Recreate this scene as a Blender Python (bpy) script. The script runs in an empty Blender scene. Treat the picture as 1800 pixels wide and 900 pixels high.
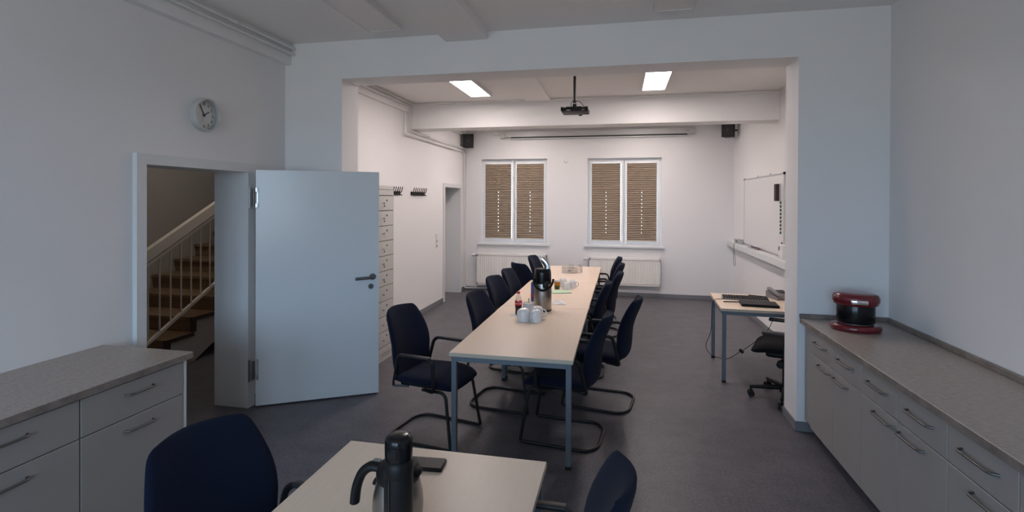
import bpy, bmesh, math, random
from mathutils import Vector, Matrix, Euler
random.seed(7)
PI = math.pi
sc = bpy.context.scene
C = sc.collection

# ------------------------------------------------------------------ camera
cam_d = bpy.data.cameras.new('camera')
cam_d.sensor_width = 36.0
cam_d.sensor_fit = 'HORIZONTAL'
cam_d.lens = 906.07 / 1800 * 36
cam_d.shift_y = -(450 - 356.44) / 1800
cam_d.clip_start = 0.05
cam = bpy.data.objects.new('camera', cam_d)
C.objects.link(cam)
fw = Vector((-0.20526538, 0.97869047, -0.00557574))
rt = Vector((0.9786928, 0.20528918, 0.00409301))
up = Vector((-0.00515043, 0.00461679, 0.99997608))
m = Matrix((rt, up, -fw)).transposed().to_4x4()
m.translation = Vector((0, 0, 1.7555))
cam.matrix_world = m
sc.camera = cam

# ------------------------------------------------------------------ world: overcast daylight
SKY = 14.5
w = bpy.data.worlds.new('overcast_sky')
sc.world = w
w.use_nodes = True
nt = w.node_tree
bg = nt.nodes['Background']
tc = nt.nodes.new('ShaderNodeTexCoord')
sep = nt.nodes.new('ShaderNodeSeparateXYZ')
ramp = nt.nodes.new('ShaderNodeValToRGB')
ramp.color_ramp.elements[0].position = 0.49
ramp.color_ramp.elements[0].color = (0.48, 0.50, 0.52, 1)
ramp.color_ramp.elements[1].position = 0.51
ramp.color_ramp.elements[1].color = (0.53, 0.72, 1.0, 1)
mp = nt.nodes.new('ShaderNodeMapRange')
mp.inputs['From Min'].default_value = -1
mp.inputs['From Max'].default_value = 1
nt.links.new(tc.outputs['Generated'], sep.inputs[0])
nt.links.new(sep.outputs['Z'], mp.inputs['Value'])
nt.links.new(mp.outputs[0], ramp.inputs[0])
nt.links.new(ramp.outputs[0], bg.inputs['Color'])
bg.inputs['Strength'].default_value = SKY

PANEL = 27.5          # the two lit ceiling panels of the far room

vs = sc.view_settings
vs.view_transform = 'Standard'
vs.look = 'None'
vs.exposure = 0.0
vs.gamma = 1.0
vs.use_curve_mapping = False

# ------------------------------------------------------------------ helpers: materials
def mat(name, col, rough=0.5, metal=0.0, noise=None, bump=0.0, bscale=200, emit=None, trans=0.0, spec=0.5, coat=0.0, ior=1.45, sheen=0.0):
    ma = bpy.data.materials.new(name)
    ma.use_nodes = True
    n = ma.node_tree.nodes
    l = ma.node_tree.links
    b = n['Principled BSDF']
    b.inputs['Base Color'].default_value = (*col, 1)
    b.inputs['Roughness'].default_value = rough
    b.inputs['Metallic'].default_value = metal
    b.inputs['Specular IOR Level'].default_value = spec
    b.inputs['Transmission Weight'].default_value = trans
    b.inputs['Coat Weight'].default_value = coat
    b.inputs['IOR'].default_value = ior
    b.inputs['Sheen Weight'].default_value = sheen
    if emit:
        b.inputs['Emission Color'].default_value = (*emit[0], 1)
        b.inputs['Emission Strength'].default_value = emit[1]
    if noise or bump:
        tcn = n.new('ShaderNodeTexCoord')
    if noise:
        amt, scale = noise[0], noise[1]
        t = n.new('ShaderNodeTexNoise')
        t.inputs['Scale'].default_value = scale
        t.inputs['Detail'].default_value = 5
        t.inputs['Roughness'].default_value = 0.65
        src = tcn.outputs['Object']
        if len(noise) > 2:
            mpn = n.new('ShaderNodeMapping')
            mpn.inputs['Scale'].default_value = noise[2]
            l.new(src, mpn.inputs[0])
            src = mpn.outputs[0]
        l.new(src, t.inputs['Vector'])
        r = n.new('ShaderNodeValToRGB')
        r.color_ramp.elements[0].position = 0.3
        r.color_ramp.elements[1].position = 0.7
        r.color_ramp.elements[0].color = (*[max(0, c * (1 - amt)) for c in col], 1)
        r.color_ramp.elements[1].color = (*[min(1, c * (1 + amt)) for c in col], 1)
        l.new(t.outputs['Fac'], r.inputs[0])
        l.new(r.outputs[0], b.inputs['Base Color'])
    if bump:
        t2 = n.new('ShaderNodeTexNoise')
        t2.inputs['Scale'].default_value = bscale
        t2.inputs['Detail'].default_value = 3
        l.new(tcn.outputs['Object'], t2.inputs['Vector'])
        bp = n.new('ShaderNodeBump')
        bp.inputs['Strength'].default_value = bump
        bp.inputs['Distance'].default_value = 0.002
        l.new(t2.outputs['Fac'], bp.inputs['Height'])
        l.new(bp.outputs[0], b.inputs['Normal'])
    return ma

def thin_glass(name, tint, gl):
    ma = bpy.data.materials.new(name)
    ma.use_nodes = True
    n = ma.node_tree.nodes
    l = ma.node_tree.links
    n.remove(n['Principled BSDF'])
    tr = n.new('ShaderNodeBsdfTransparent')
    tr.inputs[0].default_value = (*tint, 1)
    g = n.new('ShaderNodeBsdfGlossy')
    g.inputs['Roughness'].default_value = 0.03
    mx = n.new('ShaderNodeMixShader')
    mx.inputs[0].default_value = gl
    l.new(tr.outputs[0], mx.inputs[1])
    l.new(g.outputs[0], mx.inputs[2])
    l.new(mx.outputs[0], n['Material Output'].inputs[0])
    return ma

def floor_mat():
    ma = mat('linoleum', (0.1, 0.1, 0.1), 0.42, spec=0.4)
    n = ma.node_tree.nodes
    l = ma.node_tree.links
    b = n['Principled BSDF']
    tcn = n.new('ShaderNodeTexCoord')
    t1 = n.new('ShaderNodeTexNoise'); t1.inputs['Scale'].default_value = 5.0; t1.inputs['Detail'].default_value = 8; t1.inputs['Roughness'].default_value = 0.75
    t2 = n.new('ShaderNodeTexNoise'); t2.inputs['Scale'].default_value = 60.0; t2.inputs['Detail'].default_value = 3
    l.new(tcn.outputs['Object'], t1.inputs[0]); l.new(tcn.outputs['Object'], t2.inputs[0])
    ad = n.new('ShaderNodeMath'); ad.operation = 'ADD'
    l.new(t1.outputs['Fac'], ad.inputs[0]); l.new(t2.outputs['Fac'], ad.inputs[1])
    hf = n.new('ShaderNodeMath'); hf.operation = 'MULTIPLY'; hf.inputs[1].default_value = 0.5
    l.new(ad.outputs[0], hf.inputs[0])
    r = n.new('ShaderNodeValToRGB')
    r.color_ramp.elements[0].position = 0.41; r.color_ramp.elements[0].color = (0.080, 0.076, 0.088, 1)
    r.color_ramp.elements[1].position = 0.59; r.color_ramp.elements[1].color = (0.132, 0.124, 0.138, 1)
    l.new(hf.outputs[0], r.inputs[0]); l.new(r.outputs[0], b.inputs['Base Color'])
    return ma

M = dict(
    wall=mat('white_wall_paint', (0.80, 0.785, 0.78), 0.85, bump=0.25, bscale=90),
    ceil=mat('white_ceiling_paint', (0.86, 0.835, 0.82), 0.9, bump=0.2, bscale=90),
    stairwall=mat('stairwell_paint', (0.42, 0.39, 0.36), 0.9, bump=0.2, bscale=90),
    floor=floor_mat(),
    base=mat('grey_baseboard', (0.20, 0.20, 0.215), 0.5),
    baselite=mat('pale_baseboard_edge', (0.42, 0.42, 0.42), 0.5),
    door=mat('white_door_laminate', (0.70, 0.72, 0.73), 0.22, spec=0.45),
    frame=mat('white_frame_enamel', (0.68, 0.68, 0.68), 0.4),
    pvc=mat('white_window_plastic', (0.80, 0.81, 0.82), 0.35),
    pipe=mat('white_pipe_enamel', (0.74, 0.72, 0.70), 0.45),
    steel=mat('satin_steel', (0.36, 0.345, 0.325), 0.34, 1.0),
    hinge=mat('hinge_steel', (0.55, 0.55, 0.55), 0.35, 1.0),
    darksteel=mat('dark_steel', (0.16, 0.155, 0.15), 0.4, 0.8),
    navy=mat('navy_fabric', (0.0075, 0.0105, 0.025), 0.95, noise=(0.35, 420), bump=0.5, bscale=600, sheen=0.04, spec=0.12),
    blackfab=mat('black_fabric', (0.012, 0.011, 0.012), 0.95, noise=(0.3, 400), bump=0.5, bscale=600, spec=0.2),
    blackmetal=mat('black_tube', (0.012, 0.012, 0.012), 0.38),
    blackplastic=mat('black_plastic', (0.009, 0.009, 0.0095), 0.45, spec=0.25),
    blackgloss=mat('black_gloss_plastic', (0.007, 0.007, 0.008), 0.2, spec=0.35),
    armpad=mat('dark_arm_pad', (0.03, 0.027, 0.028), 0.5),
    birch=mat('birch_laminate', (0.77, 0.62, 0.49), 0.34, noise=(0.025, 3.0, (18, 1.2, 18)), spec=0.4),
    birchedge=mat('birch_edge', (0.50, 0.43, 0.33), 0.5),
    tablesteel=mat('blue_grey_steel', (0.13, 0.155, 0.18), 0.45),
    locker=mat('grey_locker_steel', (0.60, 0.585, 0.555), 0.45),
    gapshade=mat('locker_gap_shade', (0.10, 0.095, 0.09), 0.7),  # dark tone standing in for shade between the locker doors
    blind=mat('taupe_blind_fabric', (0.36, 0.285, 0.215), 0.9, noise=(0.08, 60)),
    radiator=mat('cream_radiator', (0.86, 0.84, 0.79), 0.4),
    slot=mat('dark_slot', (0.06, 0.055, 0.05), 0.8),
    screencase=mat('grey_white_case', (0.50, 0.50, 0.49), 0.4),
    white=mat('white_plastic', (0.72, 0.72, 0.71), 0.4),
    offwhite=mat('offwhite_plastic', (0.62, 0.58, 0.52), 0.5),
    board=mat('whiteboard_enamel', (0.74, 0.73, 0.72), 0.22),
    alu=mat('aluminium', (0.60, 0.60, 0.60), 0.35, 0.9),
    panelon=mat('lit_diffuser', (0.9, 0.9, 0.9), 0.5, emit=((1.0, 0.885, 0.855), PANEL)),
    stairfill=mat('warm_fill_glow', (0.8, 0.8, 0.8), 0.5, emit=((1.0, 0.88, 0.77), 30.0)),  # glow of the added stairwell fill light
    paneloff=mat('unlit_diffuser', (0.78, 0.74, 0.72), 0.5),
    counter=mat('stone_grey_laminate', (0.36, 0.31, 0.275), 0.35, noise=(0.3, 9, (3, 12, 3))),
    counteredge=mat('counter_edge', (0.23, 0.19, 0.165), 0.5, noise=(0.3, 14)),
    cabinet=mat('light_grey_cabinet', (0.34, 0.315, 0.295), 0.45),
    cabedge=mat('cabinet_side_edge', (0.62, 0.68, 0.67), 0.4),
    plinth=mat('dark_plinth', (0.05, 0.05, 0.055), 0.5),
    red=mat('dark_red_gloss', (0.14, 0.012, 0.018), 0.18, coat=0.4),
    porcelain=mat('white_porcelain', (0.74, 0.74, 0.74), 0.15, coat=0.3),
    colacap=mat('red_cap', (0.52, 0.015, 0.02), 0.4),
    colalabel=mat('red_label', (0.55, 0.02, 0.03), 0.4),
    cola=mat('dark_cola', (0.012, 0.005, 0.004), 0.1),
    clearpet=thin_glass('clear_bottle_plastic', (0.90, 0.88, 0.86), 0.12),
    clearbox=thin_glass('clear_box_plastic', (0.90, 0.90, 0.90), 0.22),
    glass=thin_glass('window_glass', (0.93, 0.96, 0.96), 0.06),
    paper=mat('white_paper', (0.76, 0.75, 0.74), 0.9),
    greenpaper=mat('pale_green_paper', (0.52, 0.70, 0.50), 0.9),
    greenedge=mat('green_edge', (0.16, 0.30, 0.20), 0.9),
    carton=mat('blue_carton', (0.03, 0.05, 0.16), 0.45, noise=(0.5, 30)),
    cupprint=mat('orange_print', (0.55, 0.19, 0.02), 0.5, noise=(0.35, 60)),
    cupleaf=mat('olive_print', (0.07, 0.10, 0.02), 0.6, noise=(0.9, 140)),
    wood=mat('brown_stair_wood', (0.24, 0.155, 0.09), 0.45, noise=(0.4, 6, (2, 14, 14))),
    woodedge=mat('dark_stair_nosing', (0.045, 0.032, 0.024), 0.5),
    stringer=mat('stair_stringer_paint', (0.52, 0.48, 0.45), 0.6),
    rail=mat('cream_rail_enamel', (0.64, 0.59, 0.52), 0.4),
    green=mat('green_magnet', (0.03, 0.12, 0.05), 0.5),
    eraser=mat('dark_eraser', (0.05, 0.025, 0.025), 0.8),
    redmark=mat('red_marker', (0.25, 0.03, 0.03), 0.4),
    grey=mat('grey_plastic', (0.20, 0.19, 0.19), 0.45),
    ink=mat('dark_print', (0.02, 0.02, 0.02), 0.6),
    clockface=mat('clock_face', (0.66, 0.65, 0.63), 0.6),
    chrome=mat('chrome', (0.75, 0.75, 0.75), 0.12, 1.0),
    rubber=mat('black_rubber', (0.01, 0.01, 0.01), 0.7),
)

# ------------------------------------------------------------------ helpers: meshes
class MB:
    def __init__(s):
        s.v = []; s.f = []; s.sm = []; s.mi = []; s.cur = 0
    def add(s, vs_, fs, smooth=False):
        o = len(s.v)
        s.v += [tuple(p) for p in vs_]
        for f in fs:
            s.f.append(tuple(i + o for i in f)); s.sm.append(smooth); s.mi.append(s.cur)
        return s
    def mat(s, i): s.cur = i; return s
    def box(s, x0, x1, y0, y1, z0, z1, bv=0.0, seg=1):
        if bv <= 0:
            return s.add([(x0,y0,z0),(x1,y0,z0),(x1,y1,z0),(x0,y1,z0),(x0,y0,z1),(x1,y0,z1),(x1,y1,z1),(x0,y1,z1)],
                         [(0,3,2,1),(4,5,6,7),(0,1,5,4),(1,2,6,5),(2,3,7,6),(3,0,4,7)])
        bm = bmesh.new()
        bmesh.ops.create_cube(bm, size=1)
        for v in bm.verts:
            v.co = Vector(((x0+x1)/2 + v.co.x*(x1-x0), (y0+y1)/2 + v.co.y*(y1-y0), (z0+z1)/2 + v.co.z*(z1-z0)))
        bmesh.ops.bevel(bm, geom=bm.edges[:], offset=bv, segments=seg, affect='EDGES', profile=0.5)
        return s.frombm(bm, seg > 1)
    def frombm(s, bm, smooth=False):
        bm.verts.index_update()
        s.add([v.co[:] for v in bm.verts], [[v.index for v in f.verts] for f in bm.faces], smooth)
        bm.free(); return s
    def obox(s, c, sx, sy, sz, rot=(0,0,0), bv=0.0, seg=1):
        t = MB().box(-sx/2, sx/2, -sy/2, sy/2, -sz/2, sz/2, bv, seg)
        R = Euler(rot).to_matrix(); c = Vector(c)
        o = len(s.v)
        s.v += [tuple(R @ Vector(p) + c) for p in t.v]
        for f, q in zip(t.f, t.sm):
            s.f.append(tuple(i + o for i in f)); s.sm.append(q); s.mi.append(s.cur)
        return s
    def lathe(s, prof, n=24, c=(0,0,0), axis='z', smooth=True):
        vs_, fs = [], []
        for r, z in prof:
            for k in range(n):
                a = 2*PI*k/n
                p = (r*math.cos(a), r*math.sin(a), z)
                if axis == 'y': p = (p[0], p[2], p[1])
                if axis == 'x': p = (p[2], p[0], p[1])
                vs_.append((p[0]+c[0], p[1]+c[1], p[2]+c[2]))
        for i in range(len(prof)-1):
            for k in range(n):
                k2 = (k+1) % n
                q = (i*n+k, i*n+k2, (i+1)*n+k2, (i+1)*n+k)
                fs.append(q[::-1] if axis == 'y' else q)
        s.add(vs_, fs, smooth)
        o = len(s.v) - len(vs_)
        a = [o+k for k in range(n)]; b = [o+(len(prof)-1)*n+k for k in range(n)]
        if prof[0][0] > 1e-5:
            s.f.append(tuple(a if axis == 'y' else a[::-1])); s.sm.append(False); s.mi.append(s.cur)
        if prof[-1][0] > 1e-5:
            s.f.append(tuple(b[::-1] if axis == 'y' else b)); s.sm.append(False); s.mi.append(s.cur)
        return s
    def cyl(s, p0, p1, r, n=12, r1=None, smooth=True):
        return s.tube([p0, p1], r, n, r_end=r1, smooth=smooth)
    def tube(s, pts, r, n=10, prof=None, closed=False, r_end=None, smooth=True, upv=None):
        P = [Vector(p) for p in pts]
        N = len(P)
        T = []
        for i in range(N):
            a = P[i-1] if (i > 0 or closed) else P[i]
            b = P[(i+1) % N] if (i < N-1 or closed) else P[i]
            T.append((b-a).normalized())
        u = Vector(upv) if upv else (Vector((0,0,1)) if abs(T[0].z) < .9 else Vector((1,0,0)))
        vs_ = []
        if prof is None: prof = [(math.cos(2*PI*k/n), math.sin(2*PI*k/n)) for k in range(n)]
        n = len(prof)
        for i in range(N):
            u = (u - T[i]*u.dot(T[i])).normalized()
            w_ = T[i].cross(u)
            rr = r if r_end is None else r + (r_end - r)*i/(N-1)
            # mitre
            k = 1.0
            for a, b in prof:
                vs_.append(tuple(P[i] + (u*a*rr + w_*b*rr)*k))
        fs = []
        for i in range(N if closed else N-1):
            j = (i+1) % N
            for k in range(n):
                k2 = (k+1) % n
                fs.append((i*n+k, i*n+k2, j*n+k2, j*n+k))
        o = len(s.v)
        s.add(vs_, fs, smooth)
        if not closed:
            s.f.append(tuple(o+k for k in range(n))[::-1]); s.sm.append(False); s.mi.append(s.cur)
            s.f.append(tuple(o+(N-1)*n+k for k in range(n))); s.sm.append(False); s.mi.append(s.cur)
        return s
    def prism(s, poly, z0, z1, plane='xy'):
        n = len(poly)
        def mk(p, t):
            return {'xy': (p[0], p[1], t), 'xz': (p[0], t, p[1]), 'yz': (t, p[0], p[1])}[plane]
        vs_ = [mk(p, z0) for p in poly] + [mk(p, z1) for p in poly]
        fs = [tuple(range(n))[::-1], tuple(range(n, 2*n))] + [(i, (i+1) % n, n+(i+1) % n, n+i) for i in range(n)]
        return s.add(vs_, fs)
    def mesh(s, name, mats):
        me = bpy.data.meshes.new(name)
        me.from_pydata(s.v, [], s.f)
        if not isinstance(mats, (list, tuple)): mats = [mats]
        for q in mats: me.materials.append(q)
        me.polygons.foreach_set('use_smooth', s.sm)
        me.polygons.foreach_set('material_index', s.mi)
        me.update()
        bm = bmesh.new(); bm.from_mesh(me)
        bmesh.ops.recalc_face_normals(bm, faces=bm.faces[:])
        bm.to_mesh(me); bm.free()
        if any(s.sm):
            try: me.set_sharp_from_angle(angle=math.radians(50))
            except Exception: pass
        return me
    def build(s, name, mats, parent=None, loc=None, rz=0.0):
        o = bpy.data.objects.new(name, s.mesh(name, mats))
        C.objects.link(o)
        if parent: o.parent = parent
        if loc is not None: o.location = loc
        if rz: o.rotation_euler = (0, 0, rz)
        return o

def fillet(pts, r, n=5):
    P = [Vector(p) for p in pts]
    out = [P[0]]
    for i in range(1, len(P)-1):
        a = (P[i-1]-P[i]); b = (P[i+1]-P[i])
        d = min(r, a.length*.49, b.length*.49)
        p0 = P[i] + a.normalized()*d; p1 = P[i] + b.normalized()*d
        for k in range(n+1):
            t = k/n
            out.append(p0*(1-t)**2 + P[i]*2*t*(1-t) + p1*t*t)
    out.append(P[-1])
    return out

def tag(o, label, cat, group=None):
    o['label'] = label; o['category'] = cat
    if group: o['group'] = group
    return o
def thing(name, label, cat, loc=(0,0,0), rz=0.0, group=None):
    o = bpy.data.objects.new(name, None)
    o.empty_display_size = 0.1
    C.objects.link(o)
    o.location = loc; o.rotation_euler = (0, 0, rz)
    return tag(o, label, cat, group)
def struct(o):
    o['kind'] = 'structure'
    return o
def dup(root, loc, rz, label, group=None):
    r = root.copy(); C.objects.link(r)
    r.location = loc; r.rotation_euler = (0, 0, rz)
    r['label'] = label
    if group: r['group'] = group
    for ch in list(root.children):
        c = ch.copy(); C.objects.link(c); c.parent = r
        for g in list(ch.children):
            d = g.copy(); C.objects.link(d); d.parent = c
    return r
def text_mesh(txt, size, depth=0.0006, font_shear=0.0):
    cu = bpy.data.curves.new('lettering', 'FONT')
    cu.body = txt; cu.size = size; cu.align_x = 'CENTER'; cu.align_y = 'CENTER'
    cu.extrude = depth; cu.shear = font_shear; cu.resolution_u = 3
    ob = bpy.data.objects.new('lettering', cu)
    C.objects.link(ob)
    dg = bpy.context.evaluated_depsgraph_get()
    dg.update()
    me = bpy.data.meshes.new_from_object(ob.evaluated_get(dg))
    bpy.data.objects.remove(ob)
    bpy.data.curves.remove(cu)
    return me

# ------------------------------------------------------------------ key dimensions
YP, T = 4.295, 0.299            # dividing wall front face, thickness
X1, X2, ZL = -2.493, 1.326, 2.856
XL, XF, XR = -3.076, -2.97, 1.946
YB, YR = 9.634, -2.6
ZC, ZC2 = 3.2, 3.14
DY0, DY1, DZ = 2.80, 3.785, 2.0   # front doorway in the left wall
FY0, FY1, FZ = 8.45, 9.34, 1.985  # doorway in the far left wall

# ------------------------------------------------------------------ structure: floor, ceilings
struct(MB().box(-6.2, 2.4, -3.0, 10.2, -0.12, 0.0).build('floor', M['floor']))
struct(MB().box(-3.5, 2.3, -2.9, YP + T - .02, ZC, ZC + .15).build('ceiling', M['ceil']))
struct(MB().box(-3.5, 2.3, YP + T - .02, 10.0, ZC2, ZC2 + .15).build('ceiling', M['ceil']))
# dividing wall with the wide opening
struct(MB().box(-3.2, X1, YP, YP+T, 0, ZC+.02).box(X2, 2.2, YP, YP+T, 0, ZC+.02).box(X1, X2, YP, YP+T, ZL, ZC+.02).build('wall_divider', M['wall']))
# left wall: front room with the doorway, then far room with a second doorway
mb = MB()
mb.box(-3.36, XL, YR-.3, DY0, 0, ZC+.02).box(-3.36, XL, DY1, YP, 0, ZC+.02).box(-3.36, XL, DY0, DY1, DZ, ZC+.02)
mb.box(-3.36, XL+.067, YR-.3, YP, 3.004, ZC+.01)
struct(mb.build('wall_left', M['wall']))
mb = MB()
mb.box(-3.36, XF, YP+T, FY0, 0, ZC2+.02).box(-3.36, XF, FY1, YB+.3, 0, ZC2+.02).box(-3.36, XF, FY0, FY1, FZ, ZC2+.02)
mb.box(-3.36, XF+.03, YP+T, YB, 2.985, ZC2+.01)
struct(mb.build('wall_left', M['wall']))
struct(MB().box(XR, XR+.3, YR-.3, YB+.3, 0, ZC+.02).build('wall_right', M['wall']))

WIN = [(-2.627, -1.346, 0.925, 2.537), (-0.593, 0.731, 0.925, 2.533)]
def wall_with_windows(y0, y1, wins, zc, x0=-3.3, x1=2.2):
    mb = MB(); xs = x0
    for (a, b, z0, z1) in wins:
        mb.box(xs, a, y0, y1, 0, zc); mb.box(a, b, y0, y1, 0, z0); mb.box(a, b, y0, y1, z1, zc); xs = b
    mb.box(xs, x1, y0, y1, 0, zc)
    return mb
struct(wall_with_windows(YB, YB+.34, WIN, ZC2+.02).build('wall_back', M['wall']))
RWIN = [(-2.85, -1.40, 0.85, 2.75), (-1.0, 0.45, 0.85, 2.75)]
struct(wall_with_windows(YR-.3, YR, RWIN, ZC+.02).build('wall_rear', M['wall']))

# beams
struct(MB().box(XF, XR, 7.0, 7.3, 2.772, ZC2+.02, .004).build('ceiling_beam', M['ceil']))
struct(MB().box(-1.50, -1.12, YR, YP, 3.132, ZC+.02, .004).build('ceiling_beam', M['ceil']))
struct(MB().box(-1.27, -0.93, YP+T, 6.93, 3.105, ZC2+.02, .004).build('ceiling_beam', M['ceil']))

# baseboards
def baseboard(name, x0, x1, y0, y1, h=.075):
    return struct(MB().box(x0, x1, y0, y1, 0, h, .003).build(name, M['base']))
baseboard('baseboard_left', XF, XF+.012, YP+T, FY0-.05)
baseboard('baseboard_left', XF, XF+.012, FY1+.07, YB)
baseboard('baseboard_back', XF, XR, YB-.012, YB)
baseboard('baseboard_right', XR-.012, XR, YP+T, YB)
baseboard('baseboard_divider', X2-.01, X2, YP-.01, YP+T+.01)
baseboard('baseboard_divider', X2, XR, YP-.01, YP)
baseboard('baseboard_divider', X2, XR, YP+T, YP+T+.01)
baseboard('baseboard_divider', -3.04, X1, YP-.01, YP)
baseboard('baseboard_divider', X1, X1+.01, YP-.01, YP+T+.01)
baseboard('baseboard_left', XL, XL+.012, DY1+.07, YP)

# ------------------------------------------------------------------ windows
def window(n, a, b, z0, z1, yf, sgn, sill=True):
    """yf: plane of the frame face towards the room; sgn +1 when outside is +y"""
    ya, yb_ = sorted((yf, yf + sgn*.07))
    root = bpy.data.objects.new('window_%d' % n, None); C.objects.link(root); struct(root)
    root.location = ((a+b)/2, yf, z0)
    L = lambda mb, nm, mt, p: mb.build(nm, mt, p)
    ox, oz, oy = -(a+b)/2, -z0, -yf
    fwid = .045
    def bx(mb, x0, x1, y0, y1, zz0, zz1, bv=.004):
        return mb.box(x0+ox, x1+ox, y0+oy, y1+oy, zz0+oz, zz1+oz, bv)
    fr = MB()
    bx(fr, a, a+fwid, ya, yb_, z0, z1); bx(fr, b-fwid, b, ya, yb_, z0, z1); bx(fr, a+fwid, b-fwid, ya, yb_, z1-fwid, z1); bx(fr, a+fwid, b-fwid, ya, yb_, z0, z0+fwid)
    fr.build('window_frame', M['pvc'], root)
    c = (a+b)/2
    m0, m1 = sorted((yf + sgn*.041, yf + sgn*.068))
    bx(MB(), c-.03, c+.03, m0, m1, z0+fwid, z1-fwid).build('mullion', M['pvc'], root)
    for k, (s0, s1) in enumerate(((a+fwid-.012, c-.004), (c+.004, b-fwid+.012))):
        y0, y1 = sorted((yf - sgn*.018, yf + sgn*.04))
        sw = .052
        zz0, zz1 = z0+fwid-.012, z1-fwid+.012
        sa = MB()
        bx(sa, s0, s0+sw, y0, y1, zz0, zz1); bx(sa, s1-sw, s1, y0, y1, zz0, zz1); bx(sa, s0+sw, s1-sw, y0, y1, zz1-sw, zz1); bx(sa, s0+sw, s1-sw, y0, y1, zz0, zz0+sw)
        so = sa.build('sash', M['pvc'], root)
        bx(MB(), s0+sw-.004, s1-sw+.004, yf+sgn*.008, yf+sgn*.012 if sgn > 0 else yf+sgn*.008+.004, zz0+sw-.004, zz1-sw+.004, 0).build('pane', M['glass'], so)
    h = MB()
    hy0, hy1 = sorted((yf - sgn*.030, yf - sgn*.016)); hz = (z0+z1)/2 - .03
    bx(h, c+.010, c+.035, hy0, hy1, hz, hz+.075, .003)
    hy0, hy1 = sorted((yf - sgn*.058, yf - sgn*.028))
    bx(h, c+.014, c+.031, hy0, hy1, hz-.065, hz+.05, .004)
    h.build('window_handle', M['white'], root)
    if sill:
        wy = YB if sgn > 0 else YR
        y0, y1 = sorted((wy - sgn*.055, yf))
        s = MB(); bx(s, a-.06, b+.05, min(wy-sgn*.055, wy-sgn*0.0), max(wy-sgn*.055, wy), z0-.035, z0, .005)
        y0, y1 = sorted((wy - sgn*.002, yf))
        bx(s, a+.001, b-.001, y0, y1, z0-.001, z0+.004, 0)
        s.build('window_sill', M['white'], root)
    return root
YW = YB + .10
for i, (a, b, z0, z1) in enumerate(WIN): window(i+1, a, b, z0, z1, YW, 1)
for i, (a, b, z0, z1) in enumerate(RWIN): window(i+3, a, b, z0, z1, YR-.10, -1)

# portals that guide the sky light through the window openings
for (a, b, z0, z1) in RWIN:
    ld = bpy.data.lights.new('window_portal', 'AREA'); ld.shape = 'RECTANGLE'
    ld.size = b-a; ld.size_y = z1-z0
    ld.cycles.is_portal = True
    lo = bpy.data.objects.new('window_portal', ld); C.objects.link(lo)
    lo.location = ((a+b)/2, YR-.31, (z0+z1)/2)
    lo.rotation_euler = (PI/2, 0, 0)       # -Z axis faces +Y into the room

# ------------------------------------------------------------------ pleated blinds
def blind(x0, x1, z0, z1, label):
    y = YW - .034
    r = thing('pleated_blind', label, 'blind', ((x0+x1)/2, y, z0), 0, 'pleated window blinds')
    hw = (x1-x0)/2; H = z1-z0
    n = 42
    mb = MB(); vs_ = []; fs = []
    cols = [-hw, -.0022, .0022, hw]
    for i in range(2*n+1):
        # pleats hang tighter towards the bottom
        t = i/(2*n); zz = .014 + (H-.03)*t
        yy = (.009 if i % 2 else -.009)
        for c in cols: vs_.append((c, yy, zz))
    for i in range(2*n):
        for k in range(3):
            if k == 1 and (i % 4) == 0 and .08 < i/(2*n) < .66: continue
            fs.append((i*4+k, i*4+k+1, (i+1)*4+k+1, (i+1)*4+k))
    mb.add(vs_, fs)
    mb.build('pleated_fabric', M['blind'], r)
    MB().box(-hw-.004, hw+.004, -.010, .010, 0, .016, .003).build('bottom_rail', M['offwhite'], r)
    MB().box(-hw-.004, hw+.004, -.011, .011, H-.016, H, .003).build('head_rail', M['offwhite'], r)
    cd = MB()
    for sx in (-1, 1): cd.cyl((sx*(hw+.009), 0, .002), (sx*(hw+.009), 0, H-.002), .0016, 6)
    cd.build('guide_cord', M['white'], r)
BL = [(-2.552, -2.046, 'left'), (-1.942, -1.434, 'right')]
blind(-2.562, -2.044, 1.004, 2.452, 'taupe pleated blind in left half of the window beside the corner pipes')
blind(-1.942, -1.420, 1.004, 2.452, 'taupe pleated blind in right half of the window beside the corner pipes')
blind(-0.518, 0.008, 1.004, 2.446, 'taupe pleated blind in left half of the window nearer the whiteboard wall')
blind(0.122, 0.648, 1.004, 2.446, 'taupe pleated blind in right half of the window nearer the whiteboard wall')

# ------------------------------------------------------------------ front door, its frame
fr = MB()
for (ya, yb_) in ((DY1-.02, DY1+.001), (DY0-.001, DY0+.02)):
    fr.box(-3.349, XL-.001, ya, yb_, 0, DZ-.02)
fr.box(-3.349, XL-.001, DY0, DY1, DZ-.02, DZ+.001)
fr.box(XL-.001, XL+.034, DY1-.021, DY1+.062, 0, DZ-.0205)
fr.box(XL-.001, XL+.034, DY0-.05, DY0+.021, 0, DZ-.0205)
fr.box(XL-.001, XL+.034, DY0-.05, DY1+.062, DZ-.0205, DZ+.05)
fr.box(-3.37, -3.35, DY1-.02, DY1+.05, 0, DZ-.02).box(-3.37, -3.35, DY0-.05, DY0+.02, 0, DZ-.02).box(-3.37, -3.35, DY0-.05, DY1+.05, DZ-.02, DZ+.05)
struct(fr.build('trim_1', M['frame']))
d1 = MB().box(0, 1.006, 0, .042, .012, 2.0, .002).build('door_1', M['door'], None, (-2.993, 3.791, 0), .5307)
struct(d1)
MB().box(.0, 1.006, .042, .052, .012, 1.985, .002).build('rebate', M['door'], d1)
def lever(parent, y, sgn):
    mb = MB()
    mb.lathe([(0, 0), (.029, 0), (.029, .010), (0, .010)], 20, (.951, y if sgn > 0 else y-.010, 1.062), 'y')
    mb.tube(fillet([(.951, y, 1.062), (.951, y+sgn*.052, 1.060), (.80, y+sgn*.055, 1.052)], .022, 5), .013, 10)
    return mb.build('door_handle', M['darksteel'], parent)
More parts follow.
